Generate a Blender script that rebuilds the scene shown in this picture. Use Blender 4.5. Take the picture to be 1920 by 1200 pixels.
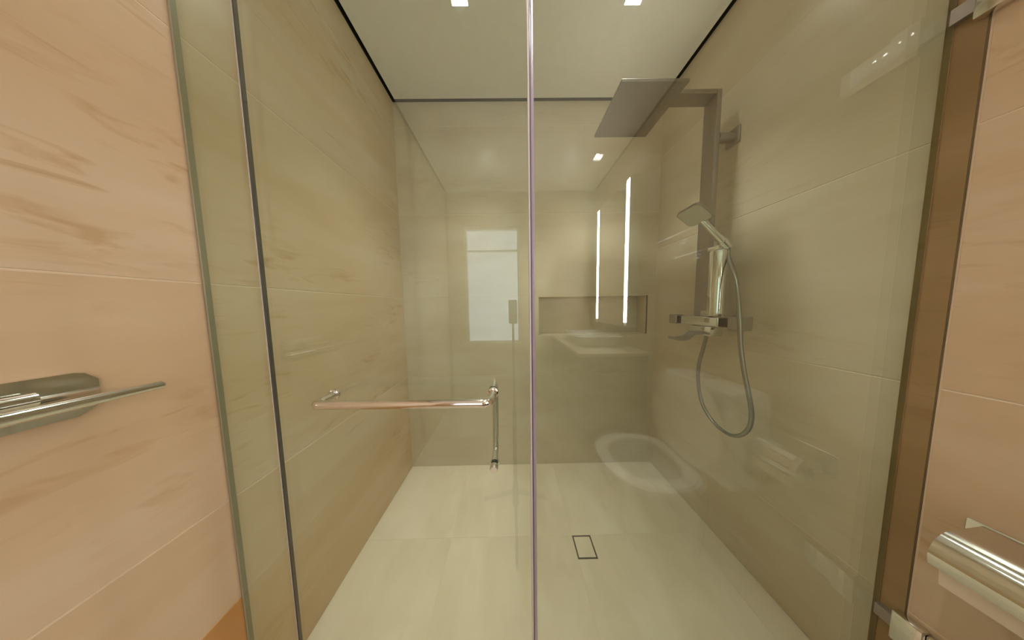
import bpy, bmesh, math, random
from mathutils import Vector, Matrix

# ------------------------------------------------------------------ scene reset, camera, world, exposure
for o in list(bpy.data.objects):
    bpy.data.objects.remove(o, do_unlink=True)
scene = bpy.context.scene
C = scene.collection
random.seed(4)

EYE = Vector((0, 0, 1.15))
F_PX = 367.0
cam_d = bpy.data.cameras.new('camera')
cam = bpy.data.objects.new('camera', cam_d)
C.objects.link(cam)
cam_d.sensor_width = 36.0
cam_d.lens = 36.0 * F_PX / 1920.0
cam_d.clip_start = 0.01
right = Vector((0.9998477, -0.00815377, -0.01543024))
up = Vector((0.01596832, 0.070666, 0.99737221))
back = Vector((-0.00704195, -0.99746671, 0.07078544))
M3 = Matrix((right, up, back)).transposed()
cam.matrix_world = Matrix.Translation(EYE) @ M3.to_4x4()
scene.camera = cam

world = bpy.data.worlds.new('world')
scene.world = world
world.use_nodes = True
bg = world.node_tree.nodes['Background']
bg.inputs[0].default_value = (0.90, 0.93, 1.0, 1)
bg.inputs[1].default_value = 2.1

vs = scene.view_settings
vs.view_transform = 'Standard'
vs.look = 'None'
vs.exposure = 0.09
vs.gamma = 1.0
vs.use_curve_mapping = False

SPOT_SHOWER = 41.0     # watts of each recessed shower downlight
SPOT_BATH = 16.0       # watts of each bathroom downlight
LED_STRENGTH = 64.0    # emission of the mirror cabinet strips
LAMP_COL = (1.0, 0.945, 0.865)
LED_COL = (1.0, 0.95, 0.88)

# ------------------------------------------------------------------ the place, in metres
XL, XR = -0.728, 1.002        # side walls
YB = 1.348                    # shower back wall
YF = -1.377                   # bathroom wall behind the photographer
ZC = 2.456                    # ceiling
G = 0.478                     # glass plane
SEAM_L, SEAM_C = -0.589, 0.051

# ------------------------------------------------------------------ materials
MATS = {}
def new_mat(name):
    m = bpy.data.materials.new(name)
    m.use_nodes = True
    MATS[name] = m
    return m, m.node_tree, m.node_tree.nodes['Principled BSDF']

def plain(name, col, rough=0.5, metal=0.0, spec=0.5, bump=0.0):
    m, nt, b = new_mat(name)
    n = nt.nodes.new('ShaderNodeTexNoise')
    n.inputs['Scale'].default_value = 24
    n.inputs['Detail'].default_value = 3
    geo = nt.nodes.new('ShaderNodeNewGeometry')
    nt.links.new(geo.outputs['Position'], n.inputs['Vector'])
    mx = nt.nodes.new('ShaderNodeMix'); mx.data_type = 'RGBA'
    mx.inputs[6].default_value = (*[c * 0.95 for c in col], 1)
    mx.inputs[7].default_value = (*[min(1, c * 1.05) for c in col], 1)
    nt.links.new(n.outputs['Fac'], mx.inputs[0])
    nt.links.new(mx.outputs[2], b.inputs['Base Color'])
    b.inputs['Roughness'].default_value = rough
    b.inputs['Metallic'].default_value = metal
    b.inputs['Specular IOR Level'].default_value = spec
    if bump:
        bp = nt.nodes.new('ShaderNodeBump')
        bp.inputs['Strength'].default_value = bump
        bp.inputs['Distance'].default_value = 0.001
        nt.links.new(n.outputs['Fac'], bp.inputs['Height'])
        nt.links.new(bp.outputs[0], b.inputs['Normal'])
    return m

def marble(name, c_dark, c_mid, c_light, c_vein, stretch=(1.0, 1.0, 2.8), rough=0.3, vein=0.6, seed=0.0, tilt=0.25, wisp=(3.4, 3.4, 13.0)):
    m, nt, b = new_mat(name)
    N, L = nt.nodes, nt.links
    geo = N.new('ShaderNodeNewGeometry')
    oi = N.new('ShaderNodeObjectInfo')
    mul = N.new('ShaderNodeMath'); mul.operation = 'MULTIPLY'; mul.inputs[1].default_value = 7.0
    L.new(oi.outputs['Random'], mul.inputs[0])
    comb = N.new('ShaderNodeCombineXYZ')
    L.new(mul.outputs[0], comb.inputs[2])
    comb.inputs[0].default_value = seed
    add = N.new('ShaderNodeVectorMath'); add.operation = 'ADD'
    L.new(geo.outputs['Position'], add.inputs[0]); L.new(comb.outputs[0], add.inputs[1])
    mp = N.new('ShaderNodeMapping')
    mp.inputs['Rotation'].default_value = (tilt, 0.05, 0)
    mp.inputs['Scale'].default_value = stretch
    L.new(add.outputs[0], mp.inputs['Vector'])
    n1 = N.new('ShaderNodeTexNoise')
    n1.inputs['Scale'].default_value = 1.8; n1.inputs['Detail'].default_value = 3
    n1.inputs['Roughness'].default_value = 0.55; n1.inputs['Distortion'].default_value = 0.6
    L.new(mp.outputs[0], n1.inputs['Vector'])
    r1 = N.new('ShaderNodeValToRGB')
    e = r1.color_ramp.elements
    e[0].position = 0.28; e[0].color = (*c_dark, 1)
    e[1].position = 0.72; e[1].color = (*c_light, 1)
    k = e.new(0.5); k.color = (*c_mid, 1)
    L.new(n1.outputs['Fac'], r1.inputs[0])
    mp2 = N.new('ShaderNodeMapping')
    mp2.inputs['Rotation'].default_value = (tilt * 0.6, 0.03, 0)
    mp2.inputs['Scale'].default_value = wisp
    L.new(add.outputs[0], mp2.inputs['Vector'])
    n2 = N.new('ShaderNodeTexNoise')
    n2.inputs['Scale'].default_value = 2.6; n2.inputs['Detail'].default_value = 4
    n2.inputs['Roughness'].default_value = 0.5; n2.inputs['Distortion'].default_value = 1.0
    L.new(mp2.outputs[0], n2.inputs['Vector'])
    r2 = N.new('ShaderNodeValToRGB')
    e = r2.color_ramp.elements
    e[0].position = 0.53; e[0].color = (0, 0, 0, 1)
    e[1].position = 0.70; e[1].color = (1, 1, 1, 1)
    L.new(n2.outputs['Fac'], r2.inputs[0])
    n3 = N.new('ShaderNodeTexNoise')
    n3.inputs['Scale'].default_value = 1.7; n3.inputs['Detail'].default_value = 2
    L.new(mp.outputs[0], n3.inputs['Vector'])
    mr = N.new('ShaderNodeMapRange')
    mr.inputs['From Min'].default_value = 0.48; mr.inputs['From Max'].default_value = 0.68
    mr.inputs['To Max'].default_value = vein
    L.new(n3.outputs['Fac'], mr.inputs['Value'])
    mm = N.new('ShaderNodeMath'); mm.operation = 'MULTIPLY'
    L.new(r2.outputs[0], mm.inputs[0]); L.new(mr.outputs[0], mm.inputs[1])
    mx = N.new('ShaderNodeMix'); mx.data_type = 'RGBA'
    L.new(mm.outputs[0], mx.inputs[0]); L.new(r1.outputs[0], mx.inputs[6])
    mx.inputs[7].default_value = (*c_vein, 1)
    L.new(mx.outputs[2], b.inputs['Base Color'])
    b.inputs['Roughness'].default_value = rough
    b.inputs['Specular IOR Level'].default_value = 0.35
    return m

marble('wall_marble', (0.60, 0.44, 0.28), (0.65, 0.49, 0.33), (0.70, 0.56, 0.41), (0.46, 0.27, 0.12), vein=0.7)
marble('pale_marble', (0.60, 0.49, 0.36), (0.65, 0.55, 0.42), (0.69, 0.60, 0.48), (0.50, 0.38, 0.24), vein=0.35, seed=2)
marble('skirting_marble', (0.50, 0.24, 0.07), (0.56, 0.29, 0.10), (0.60, 0.34, 0.14), (0.40, 0.18, 0.06), seed=3)
marble('brown_marble', (0.26, 0.17, 0.075), (0.31, 0.21, 0.10), (0.36, 0.25, 0.13), (0.2, 0.12, 0.05), seed=5)
marble('floor_marble', (0.70, 0.59, 0.44), (0.77, 0.66, 0.51), (0.82, 0.72, 0.58), (0.58, 0.48, 0.35), stretch=(3.0, 1.4, 1.0), rough=0.28, vein=0.3, seed=9, wisp=(5.0, 1.6, 1.0))
plain('grout', (0.74, 0.61, 0.46), 0.8)
plain('ceiling_paint', (0.90, 0.85, 0.79), 0.85)
plain('hatch_paint', (0.86, 0.83, 0.77), 0.6)
plain('void_dark', (0.03, 0.025, 0.02), 0.9)
plain('chrome', (0.78, 0.77, 0.75), 0.07, 1.0)
plain('brushed_steel', (0.40, 0.36, 0.33), 0.5, 0.8)
plain('dark_metal', (0.022, 0.017, 0.012), 0.6, 0.0, 0.2)
plain('rubber_dark', (0.05, 0.045, 0.035), 0.6)
plain('joint_brown', (0.15, 0.105, 0.05), 0.7)
plain('hose_steel', (0.34, 0.32, 0.29), 0.3, 0.9)
plain('glass_edge_green', (0.29, 0.26, 0.17), 0.3)
plain('seal_lavender', (0.34, 0.29, 0.37), 0.25, 0.0)
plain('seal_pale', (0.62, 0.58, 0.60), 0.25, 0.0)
plain('seal_line', (0.06, 0.05, 0.10), 0.4)
plain('ceramic', (0.86, 0.85, 0.82), 0.12)
plain('paper', (0.86, 0.76, 0.64), 0.9, bump=0.2)
plain('wood_dark', (0.16, 0.09, 0.045), 0.45)
plain('frame_white', (0.82, 0.81, 0.78), 0.4)
plain('black_plastic', (0.03, 0.03, 0.032), 0.35)
plain('nozzle_grey', (0.62, 0.60, 0.52), 0.45)
m, nt, b = new_mat('mirror')
b.inputs['Base Color'].default_value = (0.9, 0.91, 0.9, 1); b.inputs['Metallic'].default_value = 1; b.inputs['Roughness'].default_value = 0.01

def emit(name, col, s):
    m, nt, b = new_mat(name)
    b.inputs['Base Color'].default_value = (0.9, 0.9, 0.9, 1)
    b.inputs['Emission Color'].default_value = (*col, 1)
    b.inputs['Emission Strength'].default_value = s
    return m
emit('led', LED_COL, LED_STRENGTH)
emit('lamp', LAMP_COL, 230.0)

def thin_glass(name, tint, haze=0.0):
    """thin pane: Schlick reflection over a tinted straight-through transmission"""
    m, nt, b = new_mat(name)
    N, L = nt.nodes, nt.links
    out = [n for n in N if n.type == 'OUTPUT_MATERIAL'][0]
    N.remove(b)
    geo = N.new('ShaderNodeNewGeometry')
    dot = N.new('ShaderNodeVectorMath'); dot.operation = 'DOT_PRODUCT'
    L.new(geo.outputs['Incoming'], dot.inputs[0]); L.new(geo.outputs['Normal'], dot.inputs[1])
    ab = N.new('ShaderNodeMath'); ab.operation = 'ABSOLUTE'; L.new(dot.outputs['Value'], ab.inputs[0])
    inv = N.new('ShaderNodeMath'); inv.operation = 'SUBTRACT'; inv.inputs[0].default_value = 1; L.new(ab.outputs[0], inv.inputs[1])
    pw = N.new('ShaderNodeMath'); pw.operation = 'POWER'; pw.inputs[1].default_value = 5; L.new(inv.outputs[0], pw.inputs[0])
    ma = N.new('ShaderNodeMath'); ma.operation = 'MULTIPLY_ADD'; ma.inputs[1].default_value = 0.942; ma.inputs[2].default_value = 0.058
    L.new(pw.outputs[0], ma.inputs[0])
    tr = N.new('ShaderNodeBsdfTransparent'); tr.inputs[0].default_value = (*tint, 1)
    gl = N.new('ShaderNodeBsdfGlossy'); gl.inputs['Roughness'].default_value = 0.0
    gl.inputs['Color'].default_value = (1, 1, 1, 1)
    mix = N.new('ShaderNodeMixShader')
    L.new(ma.outputs[0], mix.inputs[0]); L.new(tr.outputs[0], mix.inputs[1]); L.new(gl.outputs[0], mix.inputs[2])
    L.new(mix.outputs[0], out.inputs[0])
    return m
thin_glass('shower_glass', (0.895, 0.962, 0.925))
thin_glass('window_glass', (0.97, 0.985, 0.98))

# ------------------------------------------------------------------ helpers
WLOC = {}
def link(o, parent=None, loc=(0, 0, 0)):
    C.objects.link(o)
    if parent is not None:
        o.parent = parent
        pl = WLOC[parent.name]
        o.location = Vector(loc) - pl
    else:
        o.location = Vector(loc)
    WLOC[o.name] = Vector(loc)
    return o

def thing(name, label, cat, loc, group=None):
    o = bpy.data.objects.new(name, None)
    o.empty_display_size = 0.05
    link(o, None, loc)
    o['label'] = label; o['category'] = cat
    if group: o['group'] = group
    return o

def tag(o, label, cat=None, group=None):
    o['label'] = label
    if cat: o['category'] = cat
    if group: o['group'] = group
    return o

def mesh(name, bm, mat, parent=None, smooth=False, loc=None, label=None):
    """bm is in world coordinates; the object's origin is put at loc"""
    if loc is None:
        loc = WLOC[parent.name] if parent is not None else Vector((0, 0, 0))
    loc = Vector(loc)
    bmesh.ops.translate(bm, verts=bm.verts, vec=-loc)
    bmesh.ops.recalc_face_normals(bm, faces=bm.faces)
    me = bpy.data.meshes.new(name)
    bm.to_mesh(me); bm.free()
    me.materials.append(MATS[mat])
    if smooth:
        for p in me.polygons: p.use_smooth = True
    o = bpy.data.objects.new(name, me)
    link(o, parent, loc)
    if smooth:
        try:
            me.set_sharp_from_angle(angle=math.radians(35))
        except Exception:
            pass
    if label: o['label'] = label
    return o

def structure(o):
    o['kind'] = 'structure'; return o

def box_bm(x0, x1, y0, y1, z0, z1, bev=0.0, seg=2, bm=None):
    own = bm is None
    b2 = bmesh.new()
    r = bmesh.ops.create_cube(b2, size=1.0)
    for v in b2.verts:
        v.co = Vector(((x0 + x1) / 2 + v.co.x * (x1 - x0), (y0 + y1) / 2 + v.co.y * (y1 - y0), (z0 + z1) / 2 + v.co.z * (z1 - z0)))
    if bev:
        bmesh.ops.bevel(b2, geom=list(b2.edges), offset=bev, segments=seg, profile=0.5, affect='EDGES')
    if own: return b2
    me = bpy.data.meshes.new('t'); b2.to_mesh(me); b2.free()
    bm.from_mesh(me); bpy.data.meshes.remove(me)
    return bm

def box(name, x0, x1, y0, y1, z0, z1, mat, parent=None, bev=0.0, seg=2, loc=None, label=None):
    if parent is None and loc is None:
        loc = ((x0 + x1) / 2, (y0 + y1) / 2, z0)
    return mesh(name, box_bm(x0, x1, y0, y1, z0, z1, bev, seg), mat, parent, bev > 0, loc, label)

def frame_axes(d):
    d = d.normalized()
    a = Vector((0, 0, 1)) if abs(d.z) < 0.9 else Vector((1, 0, 0))
    u = d.cross(a).normalized()
    return u, d.cross(u).normalized()

def tube_bm(pts, r, n=16, caps=True, bm=None):
    bm = bm or bmesh.new()
    pts = [Vector(p) for p in pts]
    rs = r if isinstance(r, (list, tuple)) else [r] * len(pts)
    rings = []
    u = None
    for i, p in enumerate(pts):
        d = (pts[min(i + 1, len(pts) - 1)] - pts[max(i - 1, 0)]).normalized()
        if u is None:
            u, v = frame_axes(d)
        else:
            u = (u - d * u.dot(d)).normalized(); v = d.cross(u).normalized()
        rings.append([bm.verts.new(p + (u * math.cos(2 * math.pi * k / n) + v * math.sin(2 * math.pi * k / n)) * rs[i]) for k in range(n)])
    for a, b in zip(rings, rings[1:]):
        for k in range(n):
            bm.faces.new((a[k], a[(k + 1) % n], b[(k + 1) % n], b[k]))
    if caps:
        bm.faces.new(rings[0]); bm.faces.new(rings[-1])
    return bm

def loft_bm(rings, caps=(True, True), bm=None):
    bm = bm or bmesh.new()
    rr = [[bm.verts.new(Vector(p)) for p in r] for r in rings]
    n = len(rr[0])
    for a, b in zip(rr, rr[1:]):
        for k in range(n):
            bm.faces.new((a[k], a[(k + 1) % n], b[(k + 1) % n], b[k]))
    if caps[0]: bm.faces.new(rr[0])
    if caps[1]: bm.faces.new(rr[-1])
    return bm

def prism_bm(poly, vec):
    vec = Vector(vec)
    return loft_bm([[Vector(p) for p in poly], [Vector(p) + vec for p in poly]])

def smooth_path(pts, sub=6):
    P = [Vector(p) for p in pts]
    out = []
    for i in range(len(P) - 1):
        p0, p1, p2, p3 = P[max(i - 1, 0)], P[i], P[i + 1], P[min(i + 2, len(P) - 1)]
        for k in range(sub):
            t = k / sub
            out.append(0.5 * ((2 * p1) + (p2 - p0) * t + (2 * p0 - 5 * p1 + 4 * p2 - p3) * t * t + (3 * p1 - p0 - 3 * p2 + p3) * t ** 3))
    out.append(P[-1])
    return out

def rrect(w, h, r, n=5):
    pts = []
    for cx, cy, a0 in ((w / 2 - r, h / 2 - r, 0), (-w / 2 + r, h / 2 - r, 90), (-w / 2 + r, -h / 2 + r, 180), (w / 2 - r, -h / 2 + r, 270)):
        for k in range(n + 1):
            a = math.radians(a0 + 90 * k / n)
            pts.append((cx + r * math.cos(a), cy + r * math.sin(a)))
    return pts

# ------------------------------------------------------------------ the setting
J = 0.0009   # half joint width
T = 0.010    # panel thickness
def plate(name, axis, plane, sgn, a0, a1, z0, z1, mat, parent, bev=0.0015):
    """stone panel: its face stands at plane, its back 10 mm behind (sgn = towards the room)"""
    a0 += J; a1 -= J; z0 += J; z1 -= J
    p0, p1 = sorted((plane, plane - sgn * T))
    if axis == 'x':
        return box(name, p0, p1, a0, a1, z0, z1, mat, parent, bev, 1)
    return box(name, a0, a1, p0, p1, z0, z1, mat, parent, bev, 1)

ZT = 2.54
ZP_TOP = ZC + 0.001
B = 0.0008    # grout bed sits this far behind the panel faces
# left wall
wl = structure(box('wall_left', XL - 0.12, XL - B, YF - 0.1, YB + 0.1, 0.0, ZT, 'grout'))
rows_l = [0.391, 0.665, 1.215, 1.762, 2.309, ZP_TOP]
for z0, z1 in zip(rows_l, rows_l[1:]):
    plate('stone_panel', 'x', XL, 1, YF, YF + 0.93, z0, z1, 'wall_marble', wl)
    plate('stone_panel', 'x', XL, 1, YF + 0.93, G, z0, z1, 'wall_marble', wl)
for y0, y1 in ((YF, YF + 0.93), (YF + 0.93, G)):
    plate('skirting_panel', 'x', XL + 0.001, 1, y0, y1, 0.0, 0.391, 'skirting_marble', wl)
for z0, z1 in zip([0.0] + rows_l[1:], rows_l[1:]):
    plate('stone_panel', 'x', XL, 1, G, YB, z0, z1, 'wall_marble', wl)
# right wall
wr = structure(box('wall_right', XR + B, XR + 0.12, YF - 0.1, YB + 0.1, 0.0, ZT, 'grout'))
rows_r = [0.0, 0.36, 0.942, 1.52, 2.10, ZP_TOP]
JB = 0.441
for z0, z1 in zip(rows_r, rows_r[1:]):
    plate('stone_panel', 'x', XR, -1, G, YB, z0, z1, 'pale_marble', wr)
    plate('stone_panel', 'x', XR, -1, YF + 0.9, JB - 0.003, z0, z1, 'wall_marble', wr)
    plate('stone_panel', 'x', XR, -1, YF, YF + 0.9, z0, z1, 'wall_marble', wr)
o = box('brown_strip', XR - 0.001, XR + B, JB, G, 0, ZT, 'brown_marble', wr)  # strip of wall in a darker brown than the panels next to it
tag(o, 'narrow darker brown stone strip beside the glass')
o = box('joint_strip', XR - 0.0004, XR + B, JB - 0.0022, JB, 0, ZT, 'joint_brown', wr)

# back wall with niche
NX0, NX1, NZ0, NZ1, ND = 0.194, 0.946, 0.941, 1.211, 0.11
bm = bmesh.new()
box_bm(XL - 0.1, XR + 0.1, YB + B, YB + 0.2, 0, NZ0, bm=bm)
box_bm(XL - 0.1, XR + 0.1, YB + B, YB + 0.2, NZ1, ZT, bm=bm)
box_bm(XL - 0.1, NX0, YB + B, YB + 0.2, NZ0, NZ1, bm=bm)
box_bm(NX1, XR + 0.1, YB + B, YB + 0.2, NZ0, NZ1, bm=bm)
box_bm(NX0, NX1, YB + ND, YB + 0.2, NZ0, NZ1, bm=bm)
wb = structure(mesh('wall_back', bm, 'grout'))
rows_b = [0.0, 0.665, 1.215, 1.762, 2.309, ZP_TOP]
for i, (z0, z1) in enumerate(zip(rows_b, rows_b[1:])):
    if i == 1:
        poly = [(XL + J, z0 + J), (XR - J, z0 + J), (XR - J, z1 - J), (NX1, z1 - J), (NX1, NZ0), (NX0, NZ0), (NX0, z1 - J), (XL + J, z1 - J)]
        mesh('stone_panel', prism_bm([(x, YB, z) for x, z in poly], (0, T, 0)), 'pale_marble', wb)
    else:
        plate('stone_panel', 'y', YB, -1, XL, XR, z0, z1, 'pale_marble', wb)
box('niche_back', NX0, NX1, YB + ND - 0.008, YB + ND, NZ0, NZ1, 'pale_marble', wb)
box('niche_side', NX0, NX0 + 0.004, YB + T, YB + ND - 0.008, NZ0, NZ1, 'pale_marble', wb)
box('niche_side', NX1 - 0.004, NX1, YB + T, YB + ND - 0.008, NZ0, NZ1, 'pale_marble', wb)
box('niche_top', NX0 + 0.004, NX1 - 0.004, YB + T, YB + ND - 0.008, NZ1 - 0.004, NZ1, 'pale_marble', wb)
box('niche_ledge', NX0, NX1, YB + 0.002, YB + ND - 0.008, NZ0 - 0.010, NZ0 + 0.003, 'floor_marble', wb)

# front wall (behind the photographer) with window opening
WX0, WX1, WZ0, WZ1 = -0.535, 0.122, 0.70, 2.075
bm = bmesh.new()
box_bm(XL - 0.1, XR + 0.1, YF - 0.15, YF, 0, WZ0, bm=bm)
box_bm(XL - 0.1, XR + 0.1, YF - 0.15, YF, WZ1, ZT, bm=bm)
box_bm(XL - 0.1, WX0, YF - 0.15, YF, WZ0, WZ1, bm=bm)
box_bm(WX1, XR + 0.1, YF - 0.15, YF, WZ0, WZ1, bm=bm)
structure(mesh('wall_front', bm, 'wall_marble'))
w1 = bpy.data.objects.new('window_1', None); link(w1, None, ((WX0 + WX1) / 2, YF - 0.06, WZ0)); structure(w1)
for (a, b_, c, d) in ((WX0, WX0 + 0.03, WZ0, WZ1), (WX1 - 0.03, WX1, WZ0, WZ1), (WX0 + 0.03, WX1 - 0.03, WZ0, WZ0 + 0.03), (WX0 + 0.03, WX1 - 0.03, WZ1 - 0.03, WZ1)):
    box('window_frame', a, b_, YF - 0.085, YF - 0.035, c, d, 'frame_white', w1, 0.003, 1)
box('transom', WX0 + 0.03, WX1 - 0.03, YF - 0.08, YF - 0.04, 1.80, 1.815, 'frame_white', w1)
box('window_pane', WX0 + 0.025, WX1 - 0.025, YF - 0.063, YF - 0.057, WZ0 + 0.025, 1.80, 'window_glass', w1)
box('window_pane', WX0 + 0.025, WX1 - 0.025, YF - 0.063, YF - 0.057, 1.815, WZ1 - 0.025, 'window_glass', w1)

# floor: tiles with the drain opening
DX0, DX1, DY0, DY1 = 0.289, 0.381, 0.806, 0.900
fl = structure(box('floor', XL - 0.1, XR + 0.1, YF - 0.1, YB + 0.1, -0.12, -0.0008, 'grout', loc=(0, 0, 0)))
xs = [XL, DX0 - 0.6, DX0, DX0 + 0.6, XR]
ys = [YF, DY1 - 1.8, DY1 - 1.2, DY1 - 0.6, DY1, YB]
def tile(x0, x1, y0, y1):
    box('floor_tile', x0 + 0.0008, x1 - 0.0006, y0 + 0.0006, y1 - 0.0008, -0.012, 0.0, 'floor_marble', fl, 0.0005, 1)
for x0, x1 in zip(xs, xs[1:]):
    for y0, y1 in zip(ys, ys[1:]):
        if abs(x0 - DX0) < 1e-6 and abs(y1 - DY1) < 1e-6:
            poly = [(x0 + .0008, y0 + .0008), (x1 - .0008, y0 + .0008), (x1 - .0008, y1 - .0008), (DX1, y1 - .0008), (DX1, DY0), (x0 + .0008, DY0)]
            mesh('floor_tile', prism_bm([(x, y, -0.012) for x, y in poly], (0, 0, 0.012)), 'floor_marble', fl)
        else:
            tile(x0, x1, y0, y1)

# ceiling: panel with a shadow gap round the shower and openings for the lamps
LAMPS_SH = [(-0.197, 0.912), (0.552, 0.912)]
LAMPS_BA = [(0.80, -0.875), (0.16, 0.18)]
HS = 0.036
def slab_with_holes(bm, x0, x1, y0, y1, z0, z1, holes):
    X = sorted({x0, x1, *[h[0] - HS for h in holes], *[h[0] + HS for h in holes]})
    Y = sorted({y0, y1, *[h[1] - HS for h in holes], *[h[1] + HS for h in holes]})
    for a, b_ in zip(X, X[1:]):
        for c, d in zip(Y, Y[1:]):
            cx, cy = (a + b_) / 2, (c + d) / 2
            if any(abs(cx - h[0]) < HS and abs(cy - h[1]) < HS for h in holes):
                continue
            box_bm(a, b_, c, d, z0, z1, bm=bm)
    return bm
GAP = 0.020
bm = slab_with_holes(bmesh.new(), XL + GAP, XR - GAP, YF, YB - GAP, ZC, ZC + 0.014, LAMPS_SH + LAMPS_BA)
ce = structure(mesh('ceiling', bm, 'ceiling_paint', loc=(0, 0, ZC)))
for q in ((XL - B, XL + 0.001, YF, YB), (XR - 0.001, XR + B, YF, YB), (XL, XR, YB - 0.001, YB + B)):
    box('gap_shade_lining', *q, ZP_TOP + 0.0005, ZT - 0.0005, 'void_dark', ce)  # near-black lining: the shade inside the ceiling gap is put into its colour
box('void_cover', XL - 0.1, XR + 0.1, YF - 0.1, YB + 0.1, ZT, ZT + 0.05, 'void_dark', ce)

# ------------------------------------------------------------------ recessed downlights
def downlight(x, y, label, power, aim=None, group='recessed square downlights'):
    t = thing('downlight', label, 'lamp', (x, y, ZC), group)
    bm = bmesh.new()
    o_, i_ = HS + 0.004, HS - 0.002
    for a, b_, c, d in ((-o_, o_, -o_, -i_), (-o_, o_, i_, o_), (-o_, -i_, -i_, i_), (i_, o_, -i_, i_)):
        box_bm(x + a, x + b_, y + c, y + d, ZC - 0.002, ZC + 0.001, bm=bm)
    mesh('trim_ring', bm, 'frame_white', t)
    bm = loft_bm([[(x + sx * i_, y + sy * i_, ZC) for sx, sy in ((-1, -1), (1, -1), (1, 1), (-1, 1))],
                  [(x + sx * i_ * 0.8, y + sy * i_ * 0.8, ZC + 0.05) for sx, sy in ((-1, -1), (1, -1), (1, 1), (-1, 1))]], (False, True))
    mesh('reflector', bm, 'frame_white', t)
    bm = tube_bm([(x, y, ZC + 0.048), (x, y, ZC + 0.034)], [0.022, 0.024], 20)
    mesh('lamp_face', bm, 'lamp', t)
    ld = bpy.data.lights.new('downlight_beam', 'SPOT')
    ld.energy = power; ld.color = LAMP_COL
    ld.spot_size = math.radians(78); ld.spot_blend = 1.0; ld.shadow_soft_size = 0.028
    lo = bpy.data.objects.new('downlight_beam', ld)
    link(lo, t, (x, y, ZC - 0.012))
    return t
downlight(*LAMPS_SH[0], 'lit square downlight in the shower ceiling, left of the glass seam', SPOT_SHOWER)
downlight(*LAMPS_SH[1], 'lit square downlight in the shower ceiling above the rain shower head', SPOT_SHOWER)
downlight(*LAMPS_BA[0], 'lit square downlight over the basin, mirrored small in the right glass', SPOT_BATH)
downlight(*LAMPS_BA[1], 'added unseen square downlight just outside the glass, brightening the toilet and outer walls', 13.0)  # added lamp, out of view, to brighten the toilet and outer walls

h = thing('ceiling_hatch', 'pale square access hatch in the bathroom ceiling', 'hatch', (0.74, -0.02, ZC))
box('hatch_panel', 0.53, 0.95, -0.215, 0.18, ZC - 0.004, ZC, 'hatch_paint', h, 0.001, 1)

# ------------------------------------------------------------------ glass enclosure
ZG0, ZG1 = 0.012, 2.30
GT = 0.004
t = thing('glass_side_panel', 'narrow clear glass strip between the left wall and the door', 'glass panel', (-0.66, G, 0))
box('glass_pane', XL + 0.006, SEAM_L - 0.0034, G - GT, G + GT, ZG0, ZG1, 'shower_glass', t)
box('wall_channel', XL + 0.0005, XL + 0.006, G - 0.0055, G + 0.0055, 0.001, ZG1, 'glass_edge_green', t, 0.001, 1)

t = thing('glass_door', 'clear glass shower door carrying the chrome towel bar', 'door', (-0.27, G, 0))
box('glass_pane', SEAM_L + 0.002, SEAM_C - 0.006, G - GT, G + GT, ZG0, ZG1, 'shower_glass', t)
box('edge_seal', SEAM_L - 0.0015, SEAM_L + 0.0016, G - 0.0042, G + 0.0042, ZG0, ZG1, 'rubber_dark', t, 0.001, 1, label='dark rubber seal along the hinge edge')
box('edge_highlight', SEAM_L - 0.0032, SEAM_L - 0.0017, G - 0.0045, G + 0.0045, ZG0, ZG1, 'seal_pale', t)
box('magnet_seal', SEAM_C - 0.0055, SEAM_C - 0.001, G - 0.006, G + 0.006, ZG0, ZG1, 'seal_pale', t, 0.001, 1)
for z in (0.16, 2.14):
    box('pivot_plate', SEAM_L + 0.0025, SEAM_L + 0.055, G - 0.012, G - GT - 0.0002, z - 0.045, z + 0.045, 'chrome', t, 0.003, 2)

t = thing('glass_fixed_panel', 'large clear glass panel in front of the shower column', 'glass panel', (0.52, G, 0))
box('glass_pane', SEAM_C + 0.009, XR - 0.003, G - GT, G + GT, ZG0, ZG1, 'shower_glass', t)
box('edge_seal', SEAM_C + 0.001, SEAM_C + 0.009, G - 0.006, G + 0.006, ZG0, ZG1, 'seal_lavender', t, 0.0015, 2, label='lavender grey plastic edge seal')
box('seal_gap', SEAM_C - 0.001, SEAM_C + 0.001, G - 0.005, G + 0.005, ZG0, ZG1, 'seal_line', t)
box('wall_seal', XR - 0.003, XR - 0.0011, G - 0.0045, G + 0.0045, ZG0, ZG1, 'brown_marble', t)
for zc in (0.305, 1.768):
    hp = box('wall_clamp', XR - 0.024, XR - 0.0015, 0.408, 0.447, zc - 0.035, zc + 0.045, 'chrome', t, 0.003, 2, label='square chrome glass clamp')
    box('clamp_plate', XR - 0.016, XR - 0.0015, 0.345, 0.4078, zc - 0.030, zc + 0.040, 'chrome', hp, 0.003, 2)
    box('clamp_neck', XR - 0.014, XR - 0.0015, 0.4472, G - GT - 0.0002, zc - 0.012, zc + 0.020, 'brushed_steel', hp)

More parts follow.
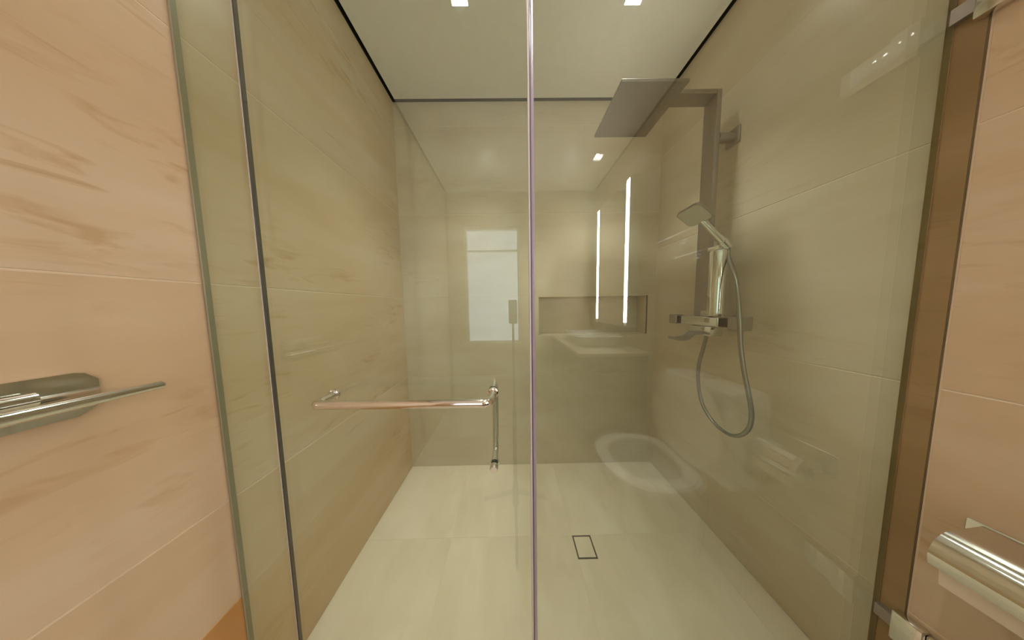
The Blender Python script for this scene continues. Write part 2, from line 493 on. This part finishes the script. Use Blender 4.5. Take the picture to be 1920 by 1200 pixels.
# towel bar with inside pull, on the door
t = thing('towel_bar_handle', 'polished chrome towel bar with a vertical pull on the glass door', 'door handle', (-0.245, G, 0.94))
HZ = 0.940
xa, xb = -0.437, -0.046
YO = G - 0.060
R_ = 0.0095
def bend(c, a, b, r=0.022, n=6):
    c, a, b = Vector(c), Vector(a), Vector(b)
    da, db = (a - c).normalized(), (b - c).normalized()
    p, q = c + da * r, c + db * r
    return [p.lerp(c, k / n).lerp(c.lerp(q, k / n), k / n) for k in range(n + 1)]
c1, c2 = (xa, YO, HZ), (xb, YO, HZ - 0.003)
path = [(xa, G - GT - 0.006, HZ)] + bend(c1, (xa, G, HZ), c2) + bend(c2, c1, (xb, G, HZ - 0.003)) + [(xb, G - GT - 0.006, HZ - 0.003)]
mesh('towel_bar', tube_bm(path, R_, 20), 'chrome', t, True)
for x, z in ((xa, HZ), (xb, HZ - 0.003)):
    mesh('mount_collar', tube_bm([(x, G - GT - 0.0002, z), (x, G - GT - 0.006, z), (x, G - GT - 0.008, z)], [0.0135, 0.0135, 0.0105], 20), 'chrome', t, True)
ZP = 0.742
c1, c2 = (xb, G + 0.055, HZ - 0.003), (xb - 0.002, G + 0.055, ZP)
path = [(xb, G + GT + 0.0002, HZ - 0.003)] + bend(c1, (xb, G, HZ - 0.003), c2, 0.018) + bend(c2, c1, (xb - 0.002, G, ZP), 0.018) + [(xb - 0.002, G + GT + 0.0002, ZP)]
mesh('inside_pull', tube_bm(path, 0.0085, 18), 'chrome', t, True)
mesh('end_cap', tube_bm([(xb - 0.002, G - GT - 0.0002, ZP), (xb - 0.002, G - GT - 0.010, ZP), (xb - 0.002, G - GT - 0.013, ZP)], [0.0105, 0.0105, 0.0085], 20), 'chrome', t, True)
for z in (HZ - 0.003, ZP):
    mesh('inside_collar', tube_bm([(xb - 0.001, G + GT + 0.0002, z), (xb - 0.001, G + GT + 0.007, z)], 0.012, 18), 'chrome', t, True)

# ------------------------------------------------------------------ floor drain
t = thing('floor_drain', 'square tile-insert floor drain with a dark rim', 'drain', ((DX0 + DX1) / 2, (DY0 + DY1) / 2, -0.01))
bm = bmesh.new()
e_ = 0.0070
for a, b_, c, d in ((DX0 + .0005, DX1 - .0005, DY0 + .0005, DY0 + e_), (DX0 + .0005, DX1 - .0005, DY1 - e_, DY1 - .0015), (DX0 + .0005, DX0 + e_, DY0 + e_, DY1 - e_), (DX1 - e_, DX1 - .0005, DY0 + e_, DY1 - e_)):
    box_bm(a, b_, c, d, -0.011, -0.0002, bm=bm)
mesh('drain_rim', bm, 'dark_metal', t)
box('tile_insert', DX0 + e_, DX1 - e_, DY0 + e_, DY1 - e_, -0.011, 0.0, 'floor_marble', t, 0.0006, 1)

# ------------------------------------------------------------------ shower column
SX, SY = 0.915, 0.930
t = thing('shower_column', 'chrome shower column with square rain head on the right wall', 'shower', (SX, SY, 1.06))
# riser and arm: one bent flat bar
W2 = 0.030
ZA = 2.050
bm = box_bm(SX - 0.011, SX + 0.011, SY - W2, SY + W2, 1.09, ZA + 0.018, 0.003, 2)
mesh('riser', bm, 'brushed_steel', t, True)
bm = box_bm(0.66, SX - 0.0112, SY - W2, SY + W2, ZA - 0.002, ZA + 0.018, 0.003, 2)
mesh('overhead_arm', bm, 'brushed_steel', t, True)
# rain head
hx0, hx1, hy0, hy1 = 0.455, 0.728, 0.836, 1.095
rh = mesh('rain_head', box_bm(hx0, hx1, hy0, hy1, 2.030, 2.042, 0.003, 2), 'brushed_steel', t, True)
bm = tube_bm([(0.69, SY, 2.0422), (0.69, SY, ZA - 0.0022)], 0.018, 16)
mesh('swivel_joint', bm, 'chrome', rh, True)
bm = bmesh.new()
for i in range(11):
    for j in range(11):
        x = hx0 + 0.024 + (hx1 - hx0 - 0.048) * i / 10; y = hy0 + 0.024 + (hy1 - hy0 - 0.048) * j / 10
        tube_bm([(x, y, 2.0299), (x, y, 2.0285)], [0.0025, 0.0018], 6, True, bm)
o = mesh('spray_nozzles', bm, 'brushed_steel', rh); o['kind'] = 'stuff'
# wall bracket
wbk = mesh('wall_bracket', tube_bm([(SX + 0.0112, 0.915, 1.878), (XR - 0.008, 0.915, 1.878)], 0.019, 20), 'brushed_steel', t, True)
mesh('bracket_rose', box_bm(XR - 0.008, XR - 0.0005, 0.887, 0.943, 1.845, 1.915, 0.002, 1), 'brushed_steel', wbk)
# lower rounded body in front of the riser
YC = 0.868
mesh('diverter_body', tube_bm([(SX, YC, 1.092), (SX, YC, 1.10), (SX, YC, 1.372), (SX, YC, 1.378)], [0.030, 0.031, 0.031, 0.028], 28), 'chrome', t, True)
# mixer bar along the wall
MZ = 1.066
mx = mesh('mixer_bar', box_bm(SX - 0.022, SX + 0.022, 0.835, 1.02, MZ - 0.022, MZ + 0.022, 0.006, 3), 'chrome', t, True)
mesh('mixer_body', box_bm(SX - 0.028, SX + 0.028, 0.855, 0.965, 1.0, MZ - 0.0222, 0.005, 2), 'chrome', mx, True)
for y0, y1, r in ((0.748, 0.795, 0.027), (1.045, 1.095, 0.024)):
    kn = mesh('control_knob', box_bm(SX - r, SX + r, y0, y1, MZ - r, MZ + r, 0.006, 3), 'brushed_steel', t, True)
mesh('knob_neck', box_bm(SX - 0.018, SX + 0.018, 0.7952, 0.8348, MZ - 0.018, MZ + 0.018), 'dark_metal', t)
mesh('knob_neck', box_bm(SX - 0.018, SX + 0.018, 1.0202, 1.0448, MZ - 0.016, MZ + 0.016), 'dark_metal', t)
for y in (0.86, 1.0):
    un = mesh('wall_union', tube_bm([(SX + 0.0222, y, MZ), (XR - 0.006, y, MZ)], 0.014, 16), 'chrome', t, True)
    mesh('union_rose', tube_bm([(XR - 0.006, y, MZ), (XR - 0.0005, y, MZ)], [0.026, 0.03], 20), 'chrome', un, True)
# spout
pts = smooth_path([(SX - 0.02, 0.91, 1.012), (SX - 0.06, 0.91, 1.010), (SX - 0.085, 0.91, 0.992), (SX - 0.12, 0.91, 0.984), (SX - 0.155, 0.91, 0.99)], 4)
rings = []
for i, p in enumerate(pts):
    w = 0.016 + 0.006 * i / len(pts)
    rings.append([(p.x, p.y - w, p.z - .007), (p.x, p.y + w, p.z - .007), (p.x, p.y + w, p.z + .007), (p.x, p.y - w, p.z + .007)])
mesh('bath_spout', loft_bm(rings), 'brushed_steel', t, True)
# shelf lever (glass-like soap deck reads as short flat lever on the mixer)
mesh('mixer_lever', box_bm(SX - 0.012, SX + 0.012, 0.885, 0.925, MZ + 0.0222, MZ + 0.05, 0.003, 2), 'chrome', mx, True)

# hand shower
hs = thing('hand_shower', 'square hand shower clipped above the mixer with its hose', 'hand shower', (0.92, 0.85, 1.38))
cen = Vector((0.7738, 0.84, 1.5148))
e1 = Vector((0.0182, -0.09, 0.010)); e2 = Vector((0.0806, 0.010, -0.0489))   # edges of the square head
nrm = e1.cross(e2).normalized()
if nrm.z > 0: nrm = -nrm                                  # down and towards the viewer: spray side
outline = rrect(1.0, 1.0, 0.2)
def ring(off, sc=1.0):
    return [cen + e1 * (a * sc) + e2 * (b_ * sc) + nrm * off for a, b_ in outline]
hd = mesh('spray_head', loft_bm([ring(-0.012, 0.94), ring(-0.008), ring(0.0), ring(0.002, 0.97)]), 'brushed_steel', hs, True)
mesh('spray_face', loft_bm([ring(0.0022, 0.93), ring(0.0034, 0.91)]), 'nozzle_grey', hd, False, label='pale grey spray face')
hp0 = cen + e2 * 0.46 - nrm * 0.006
hp1 = Vector((0.925, 0.842, 1.385))
mesh('handle', tube_bm([hp0, hp0.lerp(hp1, 0.25), hp0.lerp(hp1, 0.7), hp1], [0.011, 0.0115, 0.0125, 0.012], 16), 'chrome', hs, True)
dv = (hp1 - hp0).normalized()
mesh('holder_clip', tube_bm([hp1 - dv * 0.035, hp1 - dv * 0.005], 0.0165, 18), 'chrome', t, True)
mesh('holder_arm', box_bm(SX - 0.02, SX + 0.02, 0.848, 0.899, 1.3785, 1.398, 0.003, 2), 'chrome', t, True)
# hose
HOSE = [(0.927, 0.838, 1.343), (0.905, 0.788, 1.251), (0.885, 0.757, 1.165), (0.878, 0.74, 1.063), (0.878, 0.732, 0.982), (0.88, 0.716, 0.883), (0.885, 0.696, 0.779), (0.89, 0.693, 0.719), (0.895, 0.706, 0.665), (0.9, 0.739, 0.62), (0.905, 0.785, 0.6), (0.91, 0.85, 0.617), (0.915, 0.905, 0.672), (0.915, 0.929, 0.768), (0.915, 0.929, 0.861), (0.915, 0.914, 0.93), (0.915, 0.902, 0.991)]
mesh('hose', tube_bm(smooth_path([hp1 + dv * 0.003] + HOSE + [(0.915, 0.90, 0.9995)], 6), 0.0070, 12), 'hose_steel', hs, True, label='flexible ribbed metal hose')

# ------------------------------------------------------------------ towel holder on the left wall
t = thing('towel_holder', 'chrome bar on a chamfered wall plate on the left wall', 'towel bar', (XL, 0.25, 1.0))
z0, z1, ya, yb = 0.979, 1.052, 0.14, 0.337
poly = [(ya, z0 + .01), (ya + .012, z0), (yb - .02, z0), (yb - .004, z0 + .012), (yb, z0 + .03), (yb, z1 - .016), (yb - .010, z1 - .003), (yb - .018, z1), (ya + .012, z1), (ya, z1 - .01)]
pl = mesh('wall_plate', prism_bm([(XL + 0.0005, y, z) for y, z in poly], (0.012, 0, 0)), 'chrome', t)
bmesh_pts = [(XL + 0.0127, 0.205, 1.012), (XL + 0.030, 0.205, 1.012), (XL + 0.034, 0.205, 1.012)]
mesh('post', tube_bm(bmesh_pts, [0.022, 0.018, 0.013], 20), 'chrome', t, True)
mesh('boss', tube_bm([(XL + 0.024, 0.14, 1.024), (XL + 0.024, 0.285, 1.024)], 0.0105, 16), 'chrome', t, True)
mesh('bar', tube_bm([(XL + 0.050, 0.06, 1.009), (XL + 0.050, 0.374, 1.009), (XL + 0.050, 0.377, 1.009)], [0.0135, 0.0078, 0.005], 18), 'chrome', t, True)
mesh('bar_neck', tube_bm([(XL + 0.030, 0.205, 1.012), (XL + 0.046, 0.205, 1.010)], 0.009, 14), 'chrome', t, True)

# ------------------------------------------------------------------ toilet paper holder and roll on the right wall
RXc, RZc, RR = 0.940, 0.606, 0.047
t = thing('paper_holder', 'chrome toilet paper holder with a curved cover on the right wall', 'paper holder', (XR, 0.32, 0.6))
mesh('wall_plate', box_bm(XR - 0.007, XR - 0.0005, 0.262, 0.392, 0.60, 0.672, 0.002, 1), 'chrome', t)
arc = [(XR - 0.0072, 0.668)]
for k in range(13):
    a = math.radians(88 + k * 9.5)
    arc.append((RXc + (RR + 0.008) * math.cos(a), RZc + (RR + 0.008) * math.sin(a)))
inner = []
for k in range(12, -1, -1):
    a = math.radians(88 + k * 9.5)
    inner.append((RXc + (RR + 0.0055) * math.cos(a), RZc + (RR + 0.0055) * math.sin(a)))
inner.append((XR - 0.0072, 0.6645))
mesh('cover', prism_bm([(x, 0.266, z) for x, z in arc + inner], (0, 0.110, 0)), 'chrome', t, True)
mesh('roll_bar', tube_bm([(RXc, 0.268, RZc), (RXc, 0.378, RZc)], 0.008, 14), 'chrome', t, True)
mesh('support_arm', box_bm(RXc - 0.008, XR - 0.0072, 0.378, 0.386, RZc - 0.009, RZc + 0.009, 0.002, 1), 'chrome', t)
pr = thing('toilet_roll', 'cream toilet paper roll hanging under the chrome cover', 'toilet roll', (RXc, 0.31, RZc - RR))
bm = bmesh.new()
N_ = 36
for r, flip in ((RR, 1), (0.019, -1)):
    tube_bm([(RXc, 0.274, RZc), (RXc, 0.368, RZc)], r, N_, False, bm)
bm.verts.ensure_lookup_table()
for o_ in (0, N_):
    for k in range(N_):
        a, b_ = o_ + k, o_ + (k + 1) % N_
        bm.faces.new((bm.verts[a], bm.verts[b_], bm.verts[b_ + 2 * N_], bm.verts[a + 2 * N_]))
mesh('paper_roll', bm, 'paper', pr, True)
sh = [(RXc - RR - 0.0012, RZc - 0.0), (RXc - RR - 0.0012 + 0.004, RZc - 0.03), (RXc - RR + 0.006, RZc - 0.058)]
bm = loft_bm([[(x, 0.2745, z), (x, 0.3675, z), (x + 0.0008, 0.3675, z), (x + 0.0008, 0.2745, z)] for x, z in sh])
mesh('loose_sheet', bm, 'paper', pr)

# ------------------------------------------------------------------ what the glass mirrors: toilet, basin, cabinet, rack, camera stand
TY = 0.07
t = thing('toilet', 'white ceramic toilet against the right wall, mirrored in the glass', 'toilet', (0.75, TY, 0))
def oval(x0, x1, w, z, n=32, p=2.4):
    cx = (x0 + x1) / 2; a = (x1 - x0) / 2
    out = []
    for k in range(n):
        th = 2 * math.pi * k / n
        c, s = math.cos(th), math.sin(th)
        out.append((cx + a * math.copysign(abs(c) ** (2 / p), c), TY + w * math.copysign(abs(s) ** (2 / p), s), z))
    return out
mesh('bowl', loft_bm([oval(0.56, 0.88, 0.10, 0.0), oval(0.555, 0.89, 0.105, 0.06), oval(0.53, 0.89, 0.115, 0.18), oval(0.46, 0.88, 0.15, 0.30), oval(0.432, 0.86, 0.17, 0.37), oval(0.43, 0.855, 0.172, 0.395),
                      oval(0.475, 0.80, 0.13, 0.395), oval(0.50, 0.77, 0.10, 0.33), oval(0.56, 0.72, 0.06, 0.25)]), 'ceramic', t, True)
mesh('seat', loft_bm([oval(0.42, 0.82, 0.178, 0.398), oval(0.416, 0.82, 0.182, 0.410), oval(0.42, 0.82, 0.178, 0.420), oval(0.475, 0.77, 0.125, 0.420), oval(0.478, 0.768, 0.122, 0.398), oval(0.42, 0.82, 0.178, 0.398)], (False, False)), 'ceramic', t, True)
lid = [(0.815, 0, 0)]
pts_l = []
for k in range(32):
    th = 2 * math.pi * k / 32
    pts_l.append((0.18 * math.copysign(abs(math.cos(th)) ** 0.8, math.cos(th)), 0.19 * math.copysign(abs(math.sin(th)) ** 0.8, math.sin(th))))
mesh('lid', loft_bm([[(0.800 + (z + .19) * 0.02 + off, TY + y * sc, 0.615 + z * sc) for y, z in pts_l] for off, sc in ((-0.01, 0.96), (-0.007, 1.0), (0.004, 1.0), (0.008, 0.97))]), 'ceramic', t, True)
tk = mesh('tank', box_bm(0.842, XR - 0.002, TY - 0.17, TY + 0.17, 0.40, 0.80, 0.02, 3), 'ceramic', t, True)
mesh('flush_button', tube_bm([(0.92, TY, 0.8002), (0.92, TY, 0.806)], 0.022, 20), 'chrome', tk, True)

t = thing('vanity', 'basin vanity under the lit mirror cabinet', 'vanity', (0.77, -0.92, 0))
vx0, vy0, vy1 = 0.50, YF + 0.002, -0.42
bd = mesh('cabinet_body', box_bm(vx0 + 0.02, XR - 0.002, vy0, vy1 + 0.01 - 0.03, 0.25, 0.775, 0.003, 1), 'wood_dark', t)
for k in range(2):
    a = vy0 + 0.008 + k * ((vy1 - 0.03 - vy0) / 2); b_ = a + (vy1 - 0.03 - vy0) / 2 - 0.008
    dr = mesh('cabinet_door', box_bm(vx0 + 0.002, vx0 + 0.0198, a, b_, 0.26, 0.765, 0.003, 1), 'wood_dark', t)
    mesh('door_pull', box_bm(vx0 - 0.012, vx0 + 0.0018, (a + b_) / 2 - 0.05, (a + b_) / 2 + 0.05, 0.70, 0.712, 0.002, 1), 'chrome', dr)
mesh('counter_top', box_bm(vx0 - 0.015, XR - 0.002, vy0, vy1, 0.776, 0.80, 0.004, 2), 'floor_marble', t)
def rr3(w, l, z, r=0.05):
    return [(0.74 + a, -0.87 + b_, z) for a, b_ in rrect(w, l, r)]
mesh('basin', loft_bm([rr3(.30, .44, .8005), rr3(.36, .50, .85), rr3(.37, .51, .885), rr3(.35, .49, .885), rr3(.33, .47, .86), rr3(.24, .36, .815, .04)]), 'ceramic', t, True)
fc = mesh('basin_faucet', tube_bm(smooth_path([(0.955, -0.87, 0.8005), (0.955, -0.87, 0.90), (0.94, -0.87, 0.93), (0.88, -0.87, 0.935), (0.83, -0.87, 0.915)], 5), 0.012, 14), 'chrome', t, True)
mesh('faucet_lever', box_bm(0.945, 0.965, -0.82, -0.79, 0.8005, 0.88, 0.004, 2), 'chrome', t)

t = thing('mirror_cabinet', 'mirror cabinet with two vertical light strips, mirrored in the right glass', 'mirror', (0.965, -0.88, 1.0))
CX = 0.930
cy0, cy1, cz0, cz1 = -1.175, -0.585, 0.965, 2.13
mesh('cabinet_case', box_bm(CX + 0.006, XR - 0.002, cy0, cy1, cz0, cz1, 0.002, 1), 'frame_white', t)
mesh('mirror_face', box_bm(CX, CX + 0.0058, cy0 + 0.067, cy1 - 0.067, cz0 + 0.004, cz1 - 0.004), 'mirror', t)
for yc in (-1.138, -0.625):
    mesh('light_strip', box_bm(CX - 0.002, CX + 0.0058, yc - 0.015, yc + 0.015, 1.003, 2.115, 0.001, 1), 'led', t)
    for a, b_ in ((yc - 0.036, yc - 0.0155), (yc + 0.0155, yc + 0.029)):
        mesh('mirror_margin', box_bm(CX, CX + 0.0058, a, b_, cz0 + 0.004, cz1 - 0.004), 'mirror', t)

t = thing('towel_rack', 'small chrome double rail above the toilet, mirrored beside the hand shower', 'towel rack', (XR, -0.03, 1.45))
for x, z, a, b_ in ((0.86, 1.503, -0.215, 0.065), (0.90, 1.397, -0.126, 0.096)):
    rl = mesh('rail', tube_bm([(x, a, z), (x, b_, z)], 0.006, 14), 'chrome', t, True)
    for y in (a + 0.03, b_ - 0.03):
        pp_ = mesh('rail_post', tube_bm([(x + 0.0062, y, z), (XR - 0.006, y, z)], 0.005, 12), 'chrome', rl, True)
    for y in (a + 0.03, b_ - 0.03):
        mesh('wall_rose', tube_bm([(XR - 0.0058, y, z), (XR - 0.0005, y, z)], 0.014, 16), 'chrome', rl, True)

t = thing('camera_stand', 'slim camera on a black pole, mirrored before the bright window', 'camera stand', (0.012, -0.03, 0))
mesh('camera_body', loft_bm([[(0.012 + a * s, -0.030 + b_ * s, z) for a, b_ in rrect(0.044, 0.020, 0.009)] for z, s in ((1.062, .8), (1.066, 1), (1.175, 1), (1.181, .85))]), 'black_plastic', t, True)
mesh('pole', tube_bm([(0.012, -0.030, 0.10), (0.012, -0.030, 0.6), (0.012, -0.030, 0.601), (0.012, -0.030, 1.0618)], [0.011, 0.010, 0.007, 0.006], 14), 'black_plastic', t, True)
mesh('hub', tube_bm([(0.012, -0.030, 0.085), (0.012, -0.030, 0.19)], 0.017, 14), 'black_plastic', t, True)
for k in range(3):
    a = math.radians(90 + 120 * k)
    mesh('leg', tube_bm([(0.012 + 0.012 * math.cos(a), -0.03 + 0.012 * math.sin(a), 0.15), (0.012 + 0.21 * math.cos(a), -0.03 + 0.21 * math.sin(a), 0.007)], 0.0065, 10), 'black_plastic', t, True)
